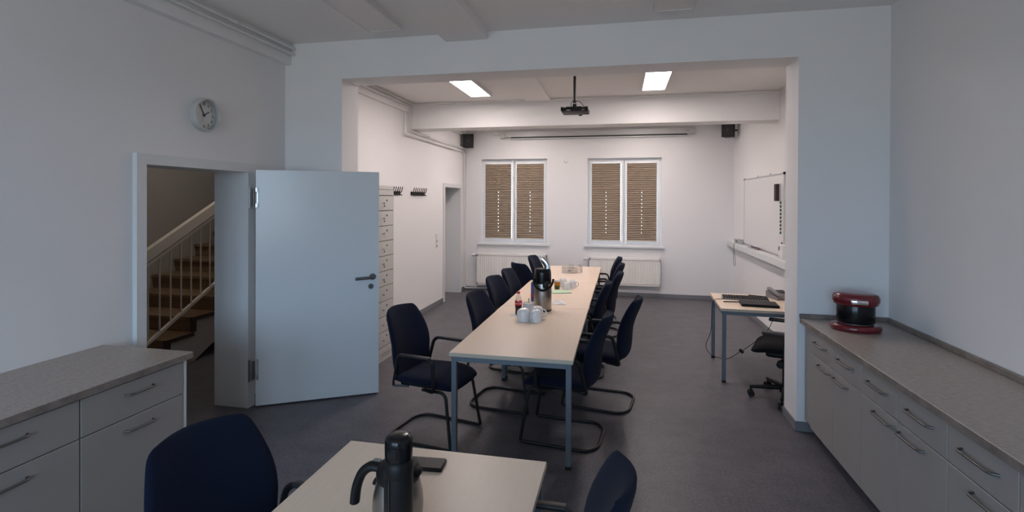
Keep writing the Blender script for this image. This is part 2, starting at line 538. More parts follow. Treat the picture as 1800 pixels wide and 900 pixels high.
lever(d1, 0, -1); lever(d1, .052, 1)
mb = MB().lathe([(0, 0), (.024, 0), (.024, .007), (0, .007)], 20, (.936, -.007, .976), 'y')
lk = mb.build('lock_plate', M['darksteel'], d1)
MB().box(.9325, .9395, -.0085, -.006, .962, .990).build('keyhole', M['ink'], lk)
for z in (1.766, .32):
    hg = MB().cyl((-.012, -.012, z-.075), (-.012, -.012, z+.075), .0105, 12).build('hinge', M['darksteel'], d1)
    MB().box(-.002, .022, -.010, .0, z-.085, z-.045, .002).box(-.002, .022, -.010, .0, z+.045, z+.085, .002).box(.008, .022, -.010, 0, z-.085, z+.085, .002).build('hinge_plate', M['hinge'], hg)
    MB().box(-.052, -.036, -.030, -.020, z-.09, z+.09, .001).build('frame_plate', M['darksteel'], hg)

# far doorway: casing, recessed closed door
fr = MB()
fr.box(XF, XF+.02, FY0-.06, FY0+.012, 0, FZ-.012).box(XF, XF+.02, FY1-.012, FY1+.06, 0, FZ-.012).box(XF, XF+.02, FY0-.06, FY1+.06, FZ-.012, FZ+.055)
fr.box(-3.36, XF, FY0, FY0+.008, 0, FZ-.008).box(-3.36, XF, FY1-.008, FY1, 0, FZ-.008).box(-3.36, XF, FY0, FY1, FZ-.008, FZ)
struct(fr.build('trim_2', M['frame']))
d2 = MB().box(-3.35, -3.31, FY0+.01, FY1-.01, .01, FZ-.01, .002).build('door_2', M['door'])
struct(d2)
mb = MB().tube(fillet([(-3.31, 8.54, 1.05), (-3.26, 8.54, 1.05), (-3.255, 8.66, 1.045)], .02), .01, 8)
mb.build('door_handle', M['darksteel'], d2)

# ------------------------------------------------------------------ stairwell beyond the front doorway
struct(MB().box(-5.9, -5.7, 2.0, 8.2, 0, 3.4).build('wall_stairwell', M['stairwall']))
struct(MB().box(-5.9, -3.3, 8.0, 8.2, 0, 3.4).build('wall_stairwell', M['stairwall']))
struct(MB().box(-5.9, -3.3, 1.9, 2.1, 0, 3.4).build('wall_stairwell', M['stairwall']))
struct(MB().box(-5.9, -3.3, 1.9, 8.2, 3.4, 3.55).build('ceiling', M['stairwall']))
SX0, SX1 = -5.69, -4.5
RISE, RUN, SY = .162, .327, 4.06
NST = 10
st = thing('staircase', 'brown wooden stair flight seen through the open doorway', 'stairs', (-5.1, SY, 0))
ox, oy = 5.1, -SY
for k in range(NST):
    z = RISE*(k+1); y0 = SY + RUN*k
    tr = MB().box(SX0+ox, SX1+.03+ox, y0-.03+oy, y0+RUN+oy, z-.035, z, .004).build('tread', M['wood'], st)
    MB().box(SX1+.001+ox, SX1+.034+ox, y0-.034+oy, y0+RUN+oy, z-.042, z-.002, .002).build('tread_edge', M['woodedge'], tr)
    rs = MB().box(SX0+ox, SX1+ox, y0+oy, y0+.02+oy, z-RISE, z-.035).build('riser', M['wood'], st)
    MB().box(SX1+.001+ox, SX1+.03+ox, y0-.026+oy, y0+.03+oy, z-RISE-.002, z-.04).build('riser_edge', M['woodedge'], rs)
poly = []
for k in range(NST):
    poly.append((SY+RUN*k+.02+oy, RISE*k+.0)); poly.append((SY+RUN*k+.02+oy, RISE*(k+1)-.037))
poly.append((SY+RUN*NST+oy, RISE*NST-.037))
sl = RISE/RUN
poly.append((SY+RUN*NST+oy, RISE*NST-.037-.34)); poly.append((SY+.68+oy, 0))
MB().prism(poly, SX1-.04+ox, SX1+ox, 'yz').build('stringer', M['stringer'], st)
rl = thing('stair_railing', 'cream painted stair railing with thin upright balusters', 'railing', (-4.47, SY, 0))
def railz(y, h): return h + sl*1.07*(y-4.46)
ya, yb_ = 3.98, 7.1
RX = .0
def slant(y0, y1, h, th, wd):
    a = [(y0-SY, railz(y0, h)-th), (y1-SY, railz(y1, h)-th), (y1-SY, railz(y1, h)), (y0-SY, railz(y0, h))]
    return MB().prism(a, RX-wd/2, RX+wd/2, 'yz')
slant(ya, yb_, 1.43, .115, .055).build('handrail', M['rail'], rl)
slant(ya, yb_, 1.30, .035, .035).build('upper_bar', M['rail'], rl)
slant(ya, yb_, .53, .032, .03).build('lower_bar', M['rail'], rl)
y = 4.03
while y < yb_-.05:
    MB().cyl((RX, y-SY, railz(y, .51)), (RX, y-SY, railz(y, 1.28)), .0085, 8).build('baluster', M['rail'], rl)
    y += .128
MB().box(RX-.025, RX+.025, ya-.03-SY, ya+.02-SY, 0, railz(ya, 1.425), .004).build('newel_post', M['rail'], rl)

stair_fill = thing('stairwell_fill_light', 'added warm fill light out of view on the stairwell ceiling', 'ceiling light', (-4.2, 4.6, 3.4))  # added out of view to brighten the dark stairwell
MB().lathe([(0, 0), (.16, 0), (.16, -.03), (0, -.03)], 24).build('fill_light_base', M['white'], stair_fill)
MB().lathe([(.15, -.03), (.17, -.05), (.15, -.10), (.08, -.13), (0, -.135)], 24).build('fill_light_glow', M['stairfill'], stair_fill)

# ------------------------------------------------------------------ ceiling lights
def panel_light(x0, x1, y0, y1, zc, on, label):
    cx, cy = (x0+x1)/2, (y0+y1)/2
    r = thing('ceiling_light', label, 'ceiling light', (cx, cy, zc))
    hx, hy = (x1-x0)/2, (y1-y0)/2
    MB().box(-hx, hx, -hy, -hy+.014, -.05, 0).box(-hx, hx, hy-.014, hy, -.05, 0).box(-hx, -hx+.014, -hy+.014, hy-.014, -.05, 0).box(hx-.014, hx, -hy+.014, hy-.014, -.05, 0).build('housing', M['white'], r)
    MB().box(-hx+.014, hx-.014, -hy+.014, hy-.014, -.047, -.03).build('diffuser', M['panelon'] if on else M['paneloff'], r)
panel_light(-1.91, -1.63, 5.26, 6.46, ZC2, True, 'lit ceiling light panel on the coat rack side of the far room')
panel_light(0.245, 0.53, 5.27, 6.47, ZC2, True, 'lit ceiling light panel nearer the whiteboard wall')
panel_light(-1.91, -1.63, 7.75, 8.95, ZC2, True, 'lit ceiling light panel behind the beam on the coat rack side')
panel_light(0.245, 0.53, 7.75, 8.95, ZC2, True, 'lit ceiling light panel behind the beam nearer the whiteboard')
panel_light(-2.06, -1.76, 2.80, 3.98, ZC, False, 'unlit ceiling light panel above the open white door')
panel_light(0.23, 0.52, 2.78, 3.96, ZC, False, 'unlit ceiling light panel at the top edge above the lintel')

# ------------------------------------------------------------------ heating pipes
def pipe(name, pts, r, label, clips=()):
    root = thing(name, label, 'pipe', pts[0])
    o = Vector(pts[0])
    MB().tube([p-o for p in fillet(pts, .05)], r, 10).build('pipe_run', M['pipe'], root)
    for c, n in clips:
        p = Vector(c) - o
        MB().lathe([(r+.001, -.009), (r+.006, -.009), (r+.006, .009), (r+.001, .009)], 14, tuple(p), n).build('pipe_clip', M['pipe'], root)
pipe('heating_pipe', [(XL+.10, YR+.02, 3.162), (XL+.10, YP, 3.150)], .013, 'upper white heating pipe along the ceiling above the wall clock', [((XL+.10, 3.55, 3.153), 'y')])
pipe('heating_pipe', [(XL+.095, YR+.02, 3.105), (XL+.095, YP, 3.098)], .013, 'lower white heating pipe along the ceiling above the wall clock')
pipe('heating_pipe', [(XF+.065, YP+T+.01, 3.112), (XF+.065, 6.955, 3.112), (XR-.02, 6.955, 3.118)], .010, 'white heating pipe crossing the top of the far beam', [((-2.35, 6.955, 3.1128), 'x'), ((-1.35, 6.955, 3.1144), 'x'), ((1.3, 6.955, 3.117), 'x')])
pipe('heating_pipe', [(XF+.055, YP+T+.01, 3.070), (XF+.055, 6.86, 3.070), (XF+.055, 6.86, 2.735), (XF+.055, 9.585, 2.735), (XF+.055, 9.585, .115), (-2.74, 9.585, .115)], .010, 'upper of two white heating pipes running under the far beam to the corner', [((XF+.055, 7.6, 2.735), 'y'), ((XF+.055, 8.75, 2.735), 'y')])
pipe('heating_pipe', [(XF+.045, 6.71, 2.99), (XF+.045, 6.71, 2.665), (XF+.03, 9.54, 2.665), (XF+.03, 9.54, .06), (-2.5, 9.585, .06), (-.85, 9.60, .06)], .010, 'lower of two white heating pipes running under the far beam to the corner', [((XF+.039, 7.6, 2.665), 'y'), ((XF+.034, 8.75, 2.665), 'y')])

# ------------------------------------------------------------------ radiators
def radiator(x0, x1, z0, z1, label):
    r = thing('radiator', label, 'radiator', ((x0+x1)/2, YB-.08, z0))
    hw = (x1-x0)/2; H = z1-z0
    n = 33; vs_ = []; fs = []; pts = []
    pw = 2*(hw-.02)/n
    for k in range(n):
        a = -hw+.02 + k*pw
        pts += [(a, .007), (a+pw*.22, .007), (a+pw*.36, 0), (a+pw*.86, 0)]
    pts.append((hw-.02, .012))
    for (px, py) in pts:
        vs_ += [(px, -.035+py, .055), (px, -.035+py, H-.065)]
    for i in range(len(pts)-1): fs.append((2*i, 2*i+2, 2*i+3, 2*i+1))
    MB().add(vs_, fs).build('ribbed_panel', M['radiator'], r)
    MB().box(-hw, hw, -.023, .05, 0.02, H-.02).box(-hw, hw, -.035, -.022, 0, .056, .003).box(-hw, hw, -.035, -.022, H-.066, H, .003).box(-hw, -hw+.021, -.035, .05, 0, H, .003).box(hw-.021, hw, -.035, .05, 0, H, .003).build('radiator_body', M['radiator'], r)
    MB().box(-hw, hw, -.036, .05, H-.012, H+.004, .003).build('top_grille', M['radiator'], r)
    sl_ = MB()
    for k in range(n):
        a = -hw+.02 + (k+.5)*pw
        sl_.box(a-.011, a+.011, -.0365, -.0345, H-.046, H-.036).box(a-.010, a+.010, -.0365, -.0345, .026, .034)
    so = sl_.build('air_slots', M['slot'], r); so['kind'] = 'stuff'
    v = MB().tube([(-hw, 0, H-.04), (-hw-.045, 0, H-.04)], .011, 8).build('valve', M['chrome'], r)
    MB().lathe([(0, -.075), (.020, -.075), (.024, -.06), (.024, -.02), (.016, 0), (0, 0)], 14, (-hw-.035, 0, H-.04), 'x').build('thermostat_knob', M['white'], v)
    MB().tube(fillet([(-hw+.0, .0, .06), (-hw-.02, .0, .06), (-hw-.02, .0, -z0+.075)], .01, 3), .010, 8).build('feed_pipe', M['pipe'], r)
radiator(-2.68, -1.335, .13, .735, 'cream panel radiator under the window beside the corner pipes')
radiator(-0.545, 0.710, .215, .715, 'cream panel radiator under the window nearer the whiteboard wall')

# ------------------------------------------------------------------ projection screen, little boxes
s_ = thing('projection_screen', 'white rolled up projection screen case above the windows', 'projection screen', (-.43, YB, 2.93))
MB().box(-1.715, 1.715, -.10, 0, .012, .118, .006).build('screen_case', M['screencase'], s_)
MB().box(-1.60, 1.585, -.085, -.015, -.004, .013).build('screen_slot', M['ink'], s_)
MB().box(-1.63, 1.61, -.058, -.042, -.026, -.006, .003).build('bottom_bar', M['white'], s_)
tm = text_mesh('elfoma', .030)
tm.materials.append(M['ink'])
lt = bpy.data.objects.new('lettering', tm); C.objects.link(lt); lt.parent = s_
lt.location = (1.585, -.101, .062); lt.rotation_euler = (PI/2, 0, 0)
b_ = MB().box(-.045, .045, -.035, 0, -.035, .035, .004).build('sensor_box', M['white'], None, (-2.328, YB, 3.026)); tag(b_, 'small square white box left of the projection screen', 'sensor box')
b_ = MB().box(-.045, .045, -.045, 0, -.067, .067, .005).build('junction_box', M['offwhite'], None, (-2.193, YB, 2.99)); tag(b_, 'upright cream box touching the projection screen end', 'junction box')
b_ = MB().lathe([(0, 0), (.042, 0), (.042, -.008), (.034, -.014), (0, -.014)], 20, (0, 0, 0), 'y').build('blank_plate', M['wall'], None, (-.992, YB, 2.486)); tag(b_, 'small round white cover on the wall between the windows', 'wall cover')

# ------------------------------------------------------------------ loudspeakers
def speaker(loc, rz, tilt, label, arm):
    r = thing('loudspeaker', label, 'loudspeaker', loc, rz, 'black wall loudspeakers')
    MB().prism([(-.10, -.095), (.10, -.095), (.075, .085), (-.075, .085)], -.125, .125).build('cabinet', M['blackplastic'], r)
    MB().box(-.093, .093, -.103, -.094, -.118, .118, .004).build('front_grille', M['ink'], r)
    MB().box(-.012, .012, -.105, -.102, -.012, -.004).build('badge', M['grey'], r)
    MB().tube([(0, .08, 0), arm], .013, 8).build('wall_bracket', M['blackplastic'], r)
speaker((-2.82, 9.44, 2.872), .12, 0, 'black loudspeaker in the corner above the heating pipes', (-.02, .188, .0))
speaker((1.80, 9.30, 2.958), -.42, 0, 'black loudspeaker in the corner above the whiteboard wall', (.20, .17, .0))

# ------------------------------------------------------------------ projector on its ceiling pole
p_ = thing('projector', 'black projector hanging from a ceiling pole', 'projector', (-.487, 5.6, ZC2))
MB().cyl((0, 0, -.33), (0, 0, 0), .015, 12).build('pole', M['blackmetal'], p_)
MB().box(-.07, .07, -.07, .07, -.012, 0, .002).build('ceiling_plate', M['blackmetal'], p_)
MB().box(-.018, .018, -.018, .018, -.335, -.318).box(-.020, .020, -.015, .015, -.39, -.345, .004).build('ball_joint', M['blackplastic'], p_)
MB().box(-.019, .019, -.017, .017, -.346, -.334).build('chrome_collar', M['chrome'], p_)
bd = MB().box(-.085, .085, -.10, .12, -.402, -.388, .004).box(-.137, .150, -.13, .15, -.440, -.400, .010, 2).build('projector_body', M['blackplastic'], p_)
MB().box(-.075, -.035, -.132, -.129, -.436, -.428).build('connector_plate', M['white'], bd)
MB().box(.085, .115, -.132, -.129, -.436, -.424).build('connector_plate', M['grey'], bd)
MB().lathe([(.0, 0), (.03, 0), (.03, .02), (0, .02)], 18, (.05, .15, -.42), 'y').build('lens', M['blackgloss'], bd)
for sx in (-.125, .135): MB().box(sx-.014, sx+.014, -.11, -.06, -.402, -.392, .003).build('mounting_lug', M['blackplastic'], bd)
MB().tube(fillet([(-.015, .0, -.30), (-.045, -.005, -.345), (-.02, -.01, -.395)], .03, 6), .0035, 6).build('cable', M['rubber'], p_)
MB().tube(fillet([(.012, 0, -.31), (.06, -.01, -.325), (.085, -.02, -.36), (.125, -.06, -.402)], .03, 6), .0035, 6).build('cable', M['rubber'], p_)
MB().tube(fillet([(.148, -.08, -.425), (.165, -.08, -.44), (.155, -.08, -.475), (.135, -.08, -.465)], .02, 6), .0022, 6).build('cable', M['rubber'], p_)

# ------------------------------------------------------------------ wall clock
ck = thing('wall_clock', 'round white wall clock above the open doorway', 'clock', (XL, 3.318, 2.383))
ck.rotation_euler = (0, 0, PI/2)      # local -Y looks along +X
MB().lathe([(.112, 0), (.124, -.0), (.127, -.04), (.123, -.058), (.113, -.058), (.108, -.045), (.108, -.012), (.112, -.008)], 40, (0, 0, 0), 'y').build('clock_rim', M['screencase'], ck)
MB().lathe([(0, -.012), (.110, -.012), (.110, -.006), (0, -.006)], 40, (0, 0, 0), 'y').build('clock_face', M['clockface'], ck)
for k in range(1, 13):
    a = PI/2 - k*PI/6
    tm = text_mesh(str(k), .030); tm.materials.append(M['ink'])
    o = bpy.data.objects.new('numeral', tm); C.objects.link(o); o.parent = ck
    o.location = (.084*math.cos(a), -.0128, .084*math.sin(a)); o.rotation_euler = (PI/2, 0, 0)
def hand(ang, ln, wd):
    d = Vector((math.cos(ang), 0, math.sin(ang))); n_ = Vector((-d.z, 0, d.x))*wd
    vs_ = []
    for yy in (-.018, -.015):
        for p in (d*-.015 - n_, d*ln - n_*.6, d*ln + n_*.6, d*-.015 + n_): vs_.append((p.x, yy, p.z))
    return MB().add(vs_, [(0,1,2,3), (7,6,5,4), (0,4,5,1), (1,5,6,2), (2,6,7,3), (3,7,4,0)])
hand(PI/2 - 2*PI*(1.92/12), .055, .0042).build('hour_hand', M['ink'], ck)
hand(PI/2 - 2*PI*(55/60), .082, .003).build('minute_hand', M['ink'], ck)
MB().lathe([(0, -.020), (.006, -.020), (.006, -.012), (0, -.012)], 12, (0, 0, 0), 'y').build('hub', M['ink'], ck)

# ------------------------------------------------------------------ locker column
LX, LY0, LY1 = -2.497, 4.96, 5.405
lk = thing('locker', 'grey steel locker column half hidden by the open door', 'locker', (LX, (LY0+LY1)/2, 0))
hy = (LY1-LY0)/2
MB().box(-.43, -.012, -hy, hy, .09, 1.905, .003).box(-.0125, .002, hy-.0095, hy, .09, 1.86).build('locker_body', M['locker'], lk)
MB().box(-.0125, -.0095, -hy+.006, hy-.006, .152, 1.803).build('locker_gap_shade', M['gapshade'], lk)  # dark sheet that paints the shade into the door gaps
MB().box(-.40, -.015, -hy+.01, hy-.01, 0, .09).build('locker_plinth', M['locker'], lk)
MB().box(-.012, .0, -hy, hy, 1.862, 1.905, .002).build('top_rail', M['locker'], lk)
MB().box(-.012, .0, -hy, hy, 1.800, 1.858, .002).build('name_rail', M['locker'], lk)
MB().box(-.012, .0, -hy, hy, .09, .155, .002).build('bottom_rail', M['locker'], lk)
ND = 10; dh = (1.796-.160)/ND
for k in range(ND):
    z1 = 1.796 - k*dh; z0 = z1 - dh
    d_ = MB().box(-.009, .002, -hy+.004, hy-.010, z0+.004, z1-.004, .001).build('locker_door', M['locker'], lk)
    zc = (z0+z1)/2
    MB().lathe([(0, .001), (.010, .001), (.010, .007), (0, .007)], 12, (0, hy-.17, zc+.03), 'x').build('lock', M['darksteel'], d_)
    MB().lathe([(0, .001), (.005, .001), (.006, .018), (.011, .022), (.011, .030), (0, .030)], 12, (0, hy-.295, zc-.0), 'x').build('knob', M['chrome'], d_)
    if k < 6:
        kk = MB().tube([(.028, hy-.285, zc), (.024, hy-.262, zc+.006), (.018, hy-.255, zc-.006)], .003, 6).build('key', M['hinge'], d_)
        MB().lathe([(0, .004), (.011, .004), (.011, .008), (0, .008)], 12, (.008, hy-.252, zc-.030), 'x').build('key_tag', M['offwhite'] if k == 2 else M['darksteel'], d_)

# ------------------------------------------------------------------ coat racks, switches
def coat_rack(y0, y1, label):
    r = thing('coat_rack', label, 'coat rack', (XF, (y0+y1)/2, 1.855), 0, 'black coat racks')
    h = (y1-y0)/2
    MB().box(0, .016, -h, h, -.038, .014, .003).build('rack_bar', M['blackmetal'], r)
    n = 8
    for k in range(n):
        y = -h + .02 + (2*h-.04)*k/(n-1)
        MB().tube(fillet([(.012, y, -.005), (.036, y, .0), (.052, y+.008, .072)], .02, 4), .0062, 6).tube(fillet([(.012, y, -.02), (.032, y, -.030), (.040, y, -.050), (.046, y, -.034)], .01, 3), .005, 6).build('coat_hook', M['blackmetal'], r)
coat_rack(7.0, 7.52, 'black coat rack nearer the far doorway')
coat_rack(6.12, 6.62, 'black coat rack partly hidden behind the lockers')
sw = thing('switch_strip', 'white light switch and socket strip beside the far doorway', 'light switch', (XF, 8.08, 1.07))
for k in range(3):
    f_ = MB().box(0, .010, -.041, .041, -.12+k*.081, -.04+k*.081, .003).build('switch_frame', M['white'], sw)
    if k == 2: MB().box(.010, .016, -.030, .030, -.12+k*.081+.011, -.04+k*.081-.011, .003).build('rocker', M['white'], f_)
    else: MB().lathe([(.021, .0105), (.021, .012), (.0, .0105)], 14, (0, 0, -.08+k*.081), 'x').build('socket', M['grey'], f_)

# ------------------------------------------------------------------ whiteboard and cable duct
wb = thing('whiteboard', 'white wall board in a thin aluminium frame', 'whiteboard', (XR, 7.745, 1.085))
HY = 1.012
MB().box(-.018, 0, -HY, HY, .0, 1.005).build('board', M['board'], wb)
for nm, a in (('top_frame', (-.024, 0, -HY, HY, .993, 1.012)), ('bottom_frame', (-.024, 0, -HY, HY, -.006, .013)), ('side_frame', (-.024, 0, -HY-.006, -HY+.012, 0, 1.006)), ('side_frame', (-.024, 0, HY-.012, HY+.006, 0, 1.006))):
    MB().box(*a, .002).build(nm, M['alu'], wb)
for sy in (-1, 1):
    for zz in (0, 1.006):
        MB().box(-.028, 0, sy*HY-.016, sy*HY+.016, zz-.016, zz+.016, .003).build('corner_cap', M['blackplastic'] if sy < 0 else M['grey'], wb)
for yy in (.22, -.42): MB().box(-.03, -.015, yy-.03, yy+.03, 1.010, 1.034, .003).build('clip', M['white'], wb)
dk = thing('cable_duct', 'white plastic cable duct along the whiteboard wall', 'cable duct', (XR, 7.0, .965))
MB().box(-.10, -.001, YP+T-6.998, YB-7.002, 0, .10, .004).build('duct_body', M['white'], dk)
MB().box(-.103, -.099, YP+T-7.0, YB-7.0, .012, .088).build('duct_cover', M['white'], dk)
e_ = thing('board_eraser', 'dark felt eraser stuck high on the whiteboard', 'eraser', (XR-.024, 6.90, 1.86))
MB().box(-.05, -.012, -.045, .045, -.105, .105, .004).build('felt', M['eraser'], e_); MB().box(-.013, 0.006, -.045, .045, -.108, .108, .003).build('holder', M['alu'], e_)
for k in range(9):
    o = MB().lathe([(0, 0), (.017, 0), (.017, -.010), (.013, -.014), (0, -.014)], 14, (0, 0, 0), 'x').build('board_magnet', M['green'], None, (XR-.0185, 6.845, 1.735-.046*k))
    pos = ['topmost', 'second from top', 'third from top', 'fourth from top', 'middle', 'fourth from bottom', 'third from bottom', 'second from bottom', 'lowest'][k]
    tag(o, '%s of the nine green magnets in a column on the whiteboard' % pos, 'magnet', 'green whiteboard magnets')
o = MB().lathe([(0, 0), (.011, 0), (.011, -.010), (0, -.010)], 12, (0, 0, 0), 'x').build('board_magnet', M['redmark'], None, (XR-.0185, 6.80, 1.245)); tag(o, 'single small dark red magnet low on the whiteboard', 'magnet')
def on_duct(y, x=XR-.05): return (x, y, 1.065)
t_ = thing('pen_tray', 'small tray of board markers on the cable duct below the whiteboard', 'pen tray', on_duct(7.95))
MB().box(-.04, .025, -.22, .22, 0, .006).box(-.04, -.036, -.22, .22, 0, .018).build('tray', M['alu'], t_)
for k, (mm, yy) in enumerate((('ink', .12), ('redmark', -.15), ('carton', .0))):
    o = MB().cyl((0, -.065, .013), (0, .035, .013), .010, 10).build('board_marker', M[mm], None, (on_duct(7.95)[0]-.005, 7.95+yy, 1.072))
    MB().cyl((0, .035, .013), (0, .065, .013), .0085, 10).build('marker_cap', M['ink'], o)
    tag(o, ['black marker in the pen tray below the whiteboard', 'red marker in the pen tray below the whiteboard', 'blue marker in the pen tray below the whiteboard'][k], 'marker')
b_ = thing('socket_box', 'small white box with a hanging cable at the far end of the duct', 'socket box', on_duct(8.93, XR-.06))
MB().box(-.04, .04, -.14, .13, 0, .072, .005).build('box_body', M['screencase'], b_); MB().box(-.043, -.039, -.12, .04, .014, .06).build('box_front', M['grey'], b_)
MB().tube(fillet([(-.03, .06, .02), (-.055, .10, -.02), (-.05, .12, -.16), (-.045, .18, -.30), (-.045, .10, -.385), (-.045, .0, -.34), (-.048, .09, -.14), (-.05, .09, -.10)], .05, 6), .0042, 6).build('cable', M['grey'], b_)
b_ = thing('remote_holder', 'white upright box on the duct at the near end of the whiteboard', 'remote holder', on_duct(6.63, XR-.055))
MB().box(-.03, .03, -.08, .07, 0, .17, .005).build('holder_body', M['white'], b_); MB().box(-.032, -.028, .03, .07, .10, .15).build('blue_label', M['carton'], b_)

# ------------------------------------------------------------------ tables
def make_table(name, L, W, H, label, loc, rz, cat='table', group=None):
    """long side along local y, origin at floor centre"""
    r = thing(name, label, cat, loc, rz, group)
    hx, hy_ = W/2, L/2
    tp = MB().box(-hx, hx, -hy_, hy_, H-.026, H, .0015).build('table_top', M['birch'], r)
    MB().box(-hx-.001, hx+.001, -hy_-.001, -hy_+.0005, H-.0255, H-.001).build('edge_band', M['birchedge'], tp)
    MB().box(-hx-.001, hx+.001, hy_-.0005, hy_+.001, H-.0255, H-.001).build('edge_band', M['birchedge'], tp)
    q = .012
    for (a, b, c, d) in ((-hx+q+.036, hx-q-.036, -hy_+q+.001, -hy_+q+.025), (-hx+q+.036, hx-q-.036, hy_-q-.025, hy_-q-.001), (-hx+q+.001, -hx+q+.025, -hy_+q+.036, hy_-q-.036), (hx-q-.025, hx-q-.001, -hy_+q+.036, hy_-q-.036)):
        MB().box(a, b, c, d, H-.062, H-.026).build('frame_rail', M['tablesteel'], r)
    for sx in (-1, 1):
        for sy in (-1, 1):
            x, y = sx*(hx-q-.018), sy*(hy_-q-.018)
            lg = MB().box(x-.018, x+.018, y-.018, y+.018, .022, H-.026, .003).build('leg', M['tablesteel'], r)
            MB().box(x-.019, x+.019, y-.019, y+.019, 0, .022, .002).build('foot_cap', M['rubber'], lg)
    return r
TH = .7195
TX = -.711; LT = 1.593
make_table('conference_table', LT-.002, .838, TH, 'nearest section of the long birch conference table', (TX, 3.3275+LT/2, 0), 0, group='sections of the long conference table')
make_table('conference_table', LT-.002, .838, TH, 'middle section of the long birch conference table', (TX+.003, 3.3275+LT*1.5, 0), 0, group='sections of the long conference table')
make_table('conference_table', LT-.002, .838, TH, 'farthest section of the long birch conference table', (TX+.008, 3.3275+LT*2.5, 0), 0, group='sections of the long conference table')
make_table('side_table', LT, .846, TH, 'birch table in the foreground carrying a black thermos', (-.703, 2.02-LT/2, 0), 0)
make_table('desk', .865, .94, TH, 'birch desk with a keyboard by the whiteboard wall', (1.447, 5.675, 0), -.045, 'desk')

# ------------------------------------------------------------------ navy cantilever armchairs
def pillow(fn, nu, nv, T_):
    """fn(u,v)->(point, normal); u,v in [-1,1]; closed cushion"""
    vs_ = []; idx = {}
    def ss(t): return math.copysign(1-(1-abs(t))**1.6, t)
    for side in (1, -1):
        for j in range(nv+1):
            for i in range(nu+1):
                bnd = i in (0, nu) or j in (0, nv)
                if side == -1 and bnd: idx[(side, i, j)] = idx[(1, i, j)]; continue
                u, v = ss(-1+2*i/nu), ss(-1+2*j/nv)
                p, n_ = fn(u, v)
                k = (max(0, 1-abs(u)**5)**.5)*(max(0, 1-abs(v)**5)**.5)
                idx[(side, i, j)] = len(vs_)
                vs_.append(tuple(Vector(p) + Vector(n_)*(side*T_*k)))
    fs = []
    for side in (1, -1):
        for j in range(nv):
            for i in range(nu):
                q = (idx[(side, i, j)], idx[(side, i+1, j)], idx[(side, i+1, j+1)], idx[(side, i, j+1)])
                fs.append(q if side == 1 else q[::-1])
    return MB().add(vs_, fs, True)

def back_profile(z):
    # x of the centre surface (rear is -x) for height z
    pts = [(.41, -.222), (.47, -.245), (.55, -.252), (.63, -.255), (.69, -.263), (.76, -.285), (.83, -.315), (.89, -.345), (.928, -.367)]
    for (z0, a), (z1, b) in zip(pts, pts[1:]):
        if z <= z1 or z1 == pts[-1][0]:
            t = (z-z0)/(z1-z0); t = max(0, min(1, t))
            return a + (b-a)*t
def back_fn(u, v):
    t = (v+1)/2
    z = .412 + (.928-.412)*t
    W = .190 + .052*math.sin(PI*min(1, (t+.10)/1.12)) - .012*max(0, (t-.5)/.5)**2
    if t > .92: W -= .034*(1-math.sqrt(max(0, 1-((t-.92)/.08)**2)))
    if t < .18: W -= .055*(1-math.sqrt(max(0, 1-((.18-t)/.18)**2)))
    y = u*W
    x = back_profile(z) + .055*u*u
    z -= .004*(u*u)*t
    dz = .01
    sl_ = (back_profile(min(.928, z+dz)) - back_profile(max(.41, z-dz)))/(2*dz)
    n_ = Vector((1, -.11*u/W*.22, -sl_)).normalized()
    return (x, y, z), n_
def seat_fn(u, v):
    t = (v+1)/2
    x = -.225 + .49*t
    W = .225 + .012*math.sin(PI*t)
    if t > .80: W -= .05*(1-math.sqrt(max(0, 1-((t-.80)/.20)**2)))
    z = .445 - .042*max(0, (t-.6)/.4)**2 + .012*u*u - .010*(1-t)
    return (x, u*W, z), Vector((0.0 + .15*max(0, (t-.7)/.3), 0, 1)).normalized()
def chair_meshes():
    d = {}
    d['backrest'] = pillow(back_fn, 16, 24, .031).mesh('backrest', M['navy'])
    d['seat'] = pillow(seat_fn, 14, 14, .043).mesh('seat', M['navy'])
    R_ = .0115
    for s in (-1, 1):
        yy = s*.205
        d['leg%d' % s] = MB().tube(fillet([(.02, yy, .395), (.185, yy, .393), (.212, yy*1.0, .365), (.262, yy*1.12, .05)], .045, 5), R_, 10).mesh('leg', M['blackmetal'])
    bpts = [(.262, -.2296, .05), (.268, -.232, .013), (-.215, -.245, .013), (-.285, -.16, .013), (-.285, .16, .013), (-.215, .245, .013), (.268, .232, .013), (.262, .2296, .05)]
    d['base'] = MB().tube(fillet(bpts, .055, 6), R_, 10, upv=(1, 0, 0)).mesh('base_loop', M['blackmetal'])
    prof = [(1, .35), (.8, 1), (-.8, 1), (-1, .35), (-1, -.35), (-.8, -1), (.8, -1), (1, -.35)]
    for s in (-1, 1):
        yy = s*.262
        pts = [(.03, s*.20, .395), (.135, s*.235, .395), (.145, yy, .45), (.140, yy, .618), (.105, yy, .634), (-.135, s*.256, .640), (-.165, s*.248, .615), (-.205, s*.236, .44), (-.215, s*.228, .398), (-.10, s*.20, .402)]
        d['arm%d' % s] = MB().tube(fillet(pts, .03, 5), .010, prof=[(a*.85, b*1.15) for a, b in prof], upv=(0, 0, 1)).mesh('arm_frame', M['blackmetal'])
        d['pad%d' % s] = MB().box(-.13, .118, yy-.019, yy+.017, .634, .651, .006, 2).mesh('arm_pad', M['armpad'])
    d['shell'] = MB().box(-.19, .18, -.17, .17, .392, .41, .004).mesh('seat_plate', M['blackplastic'])
    return d
CM = chair_meshes()
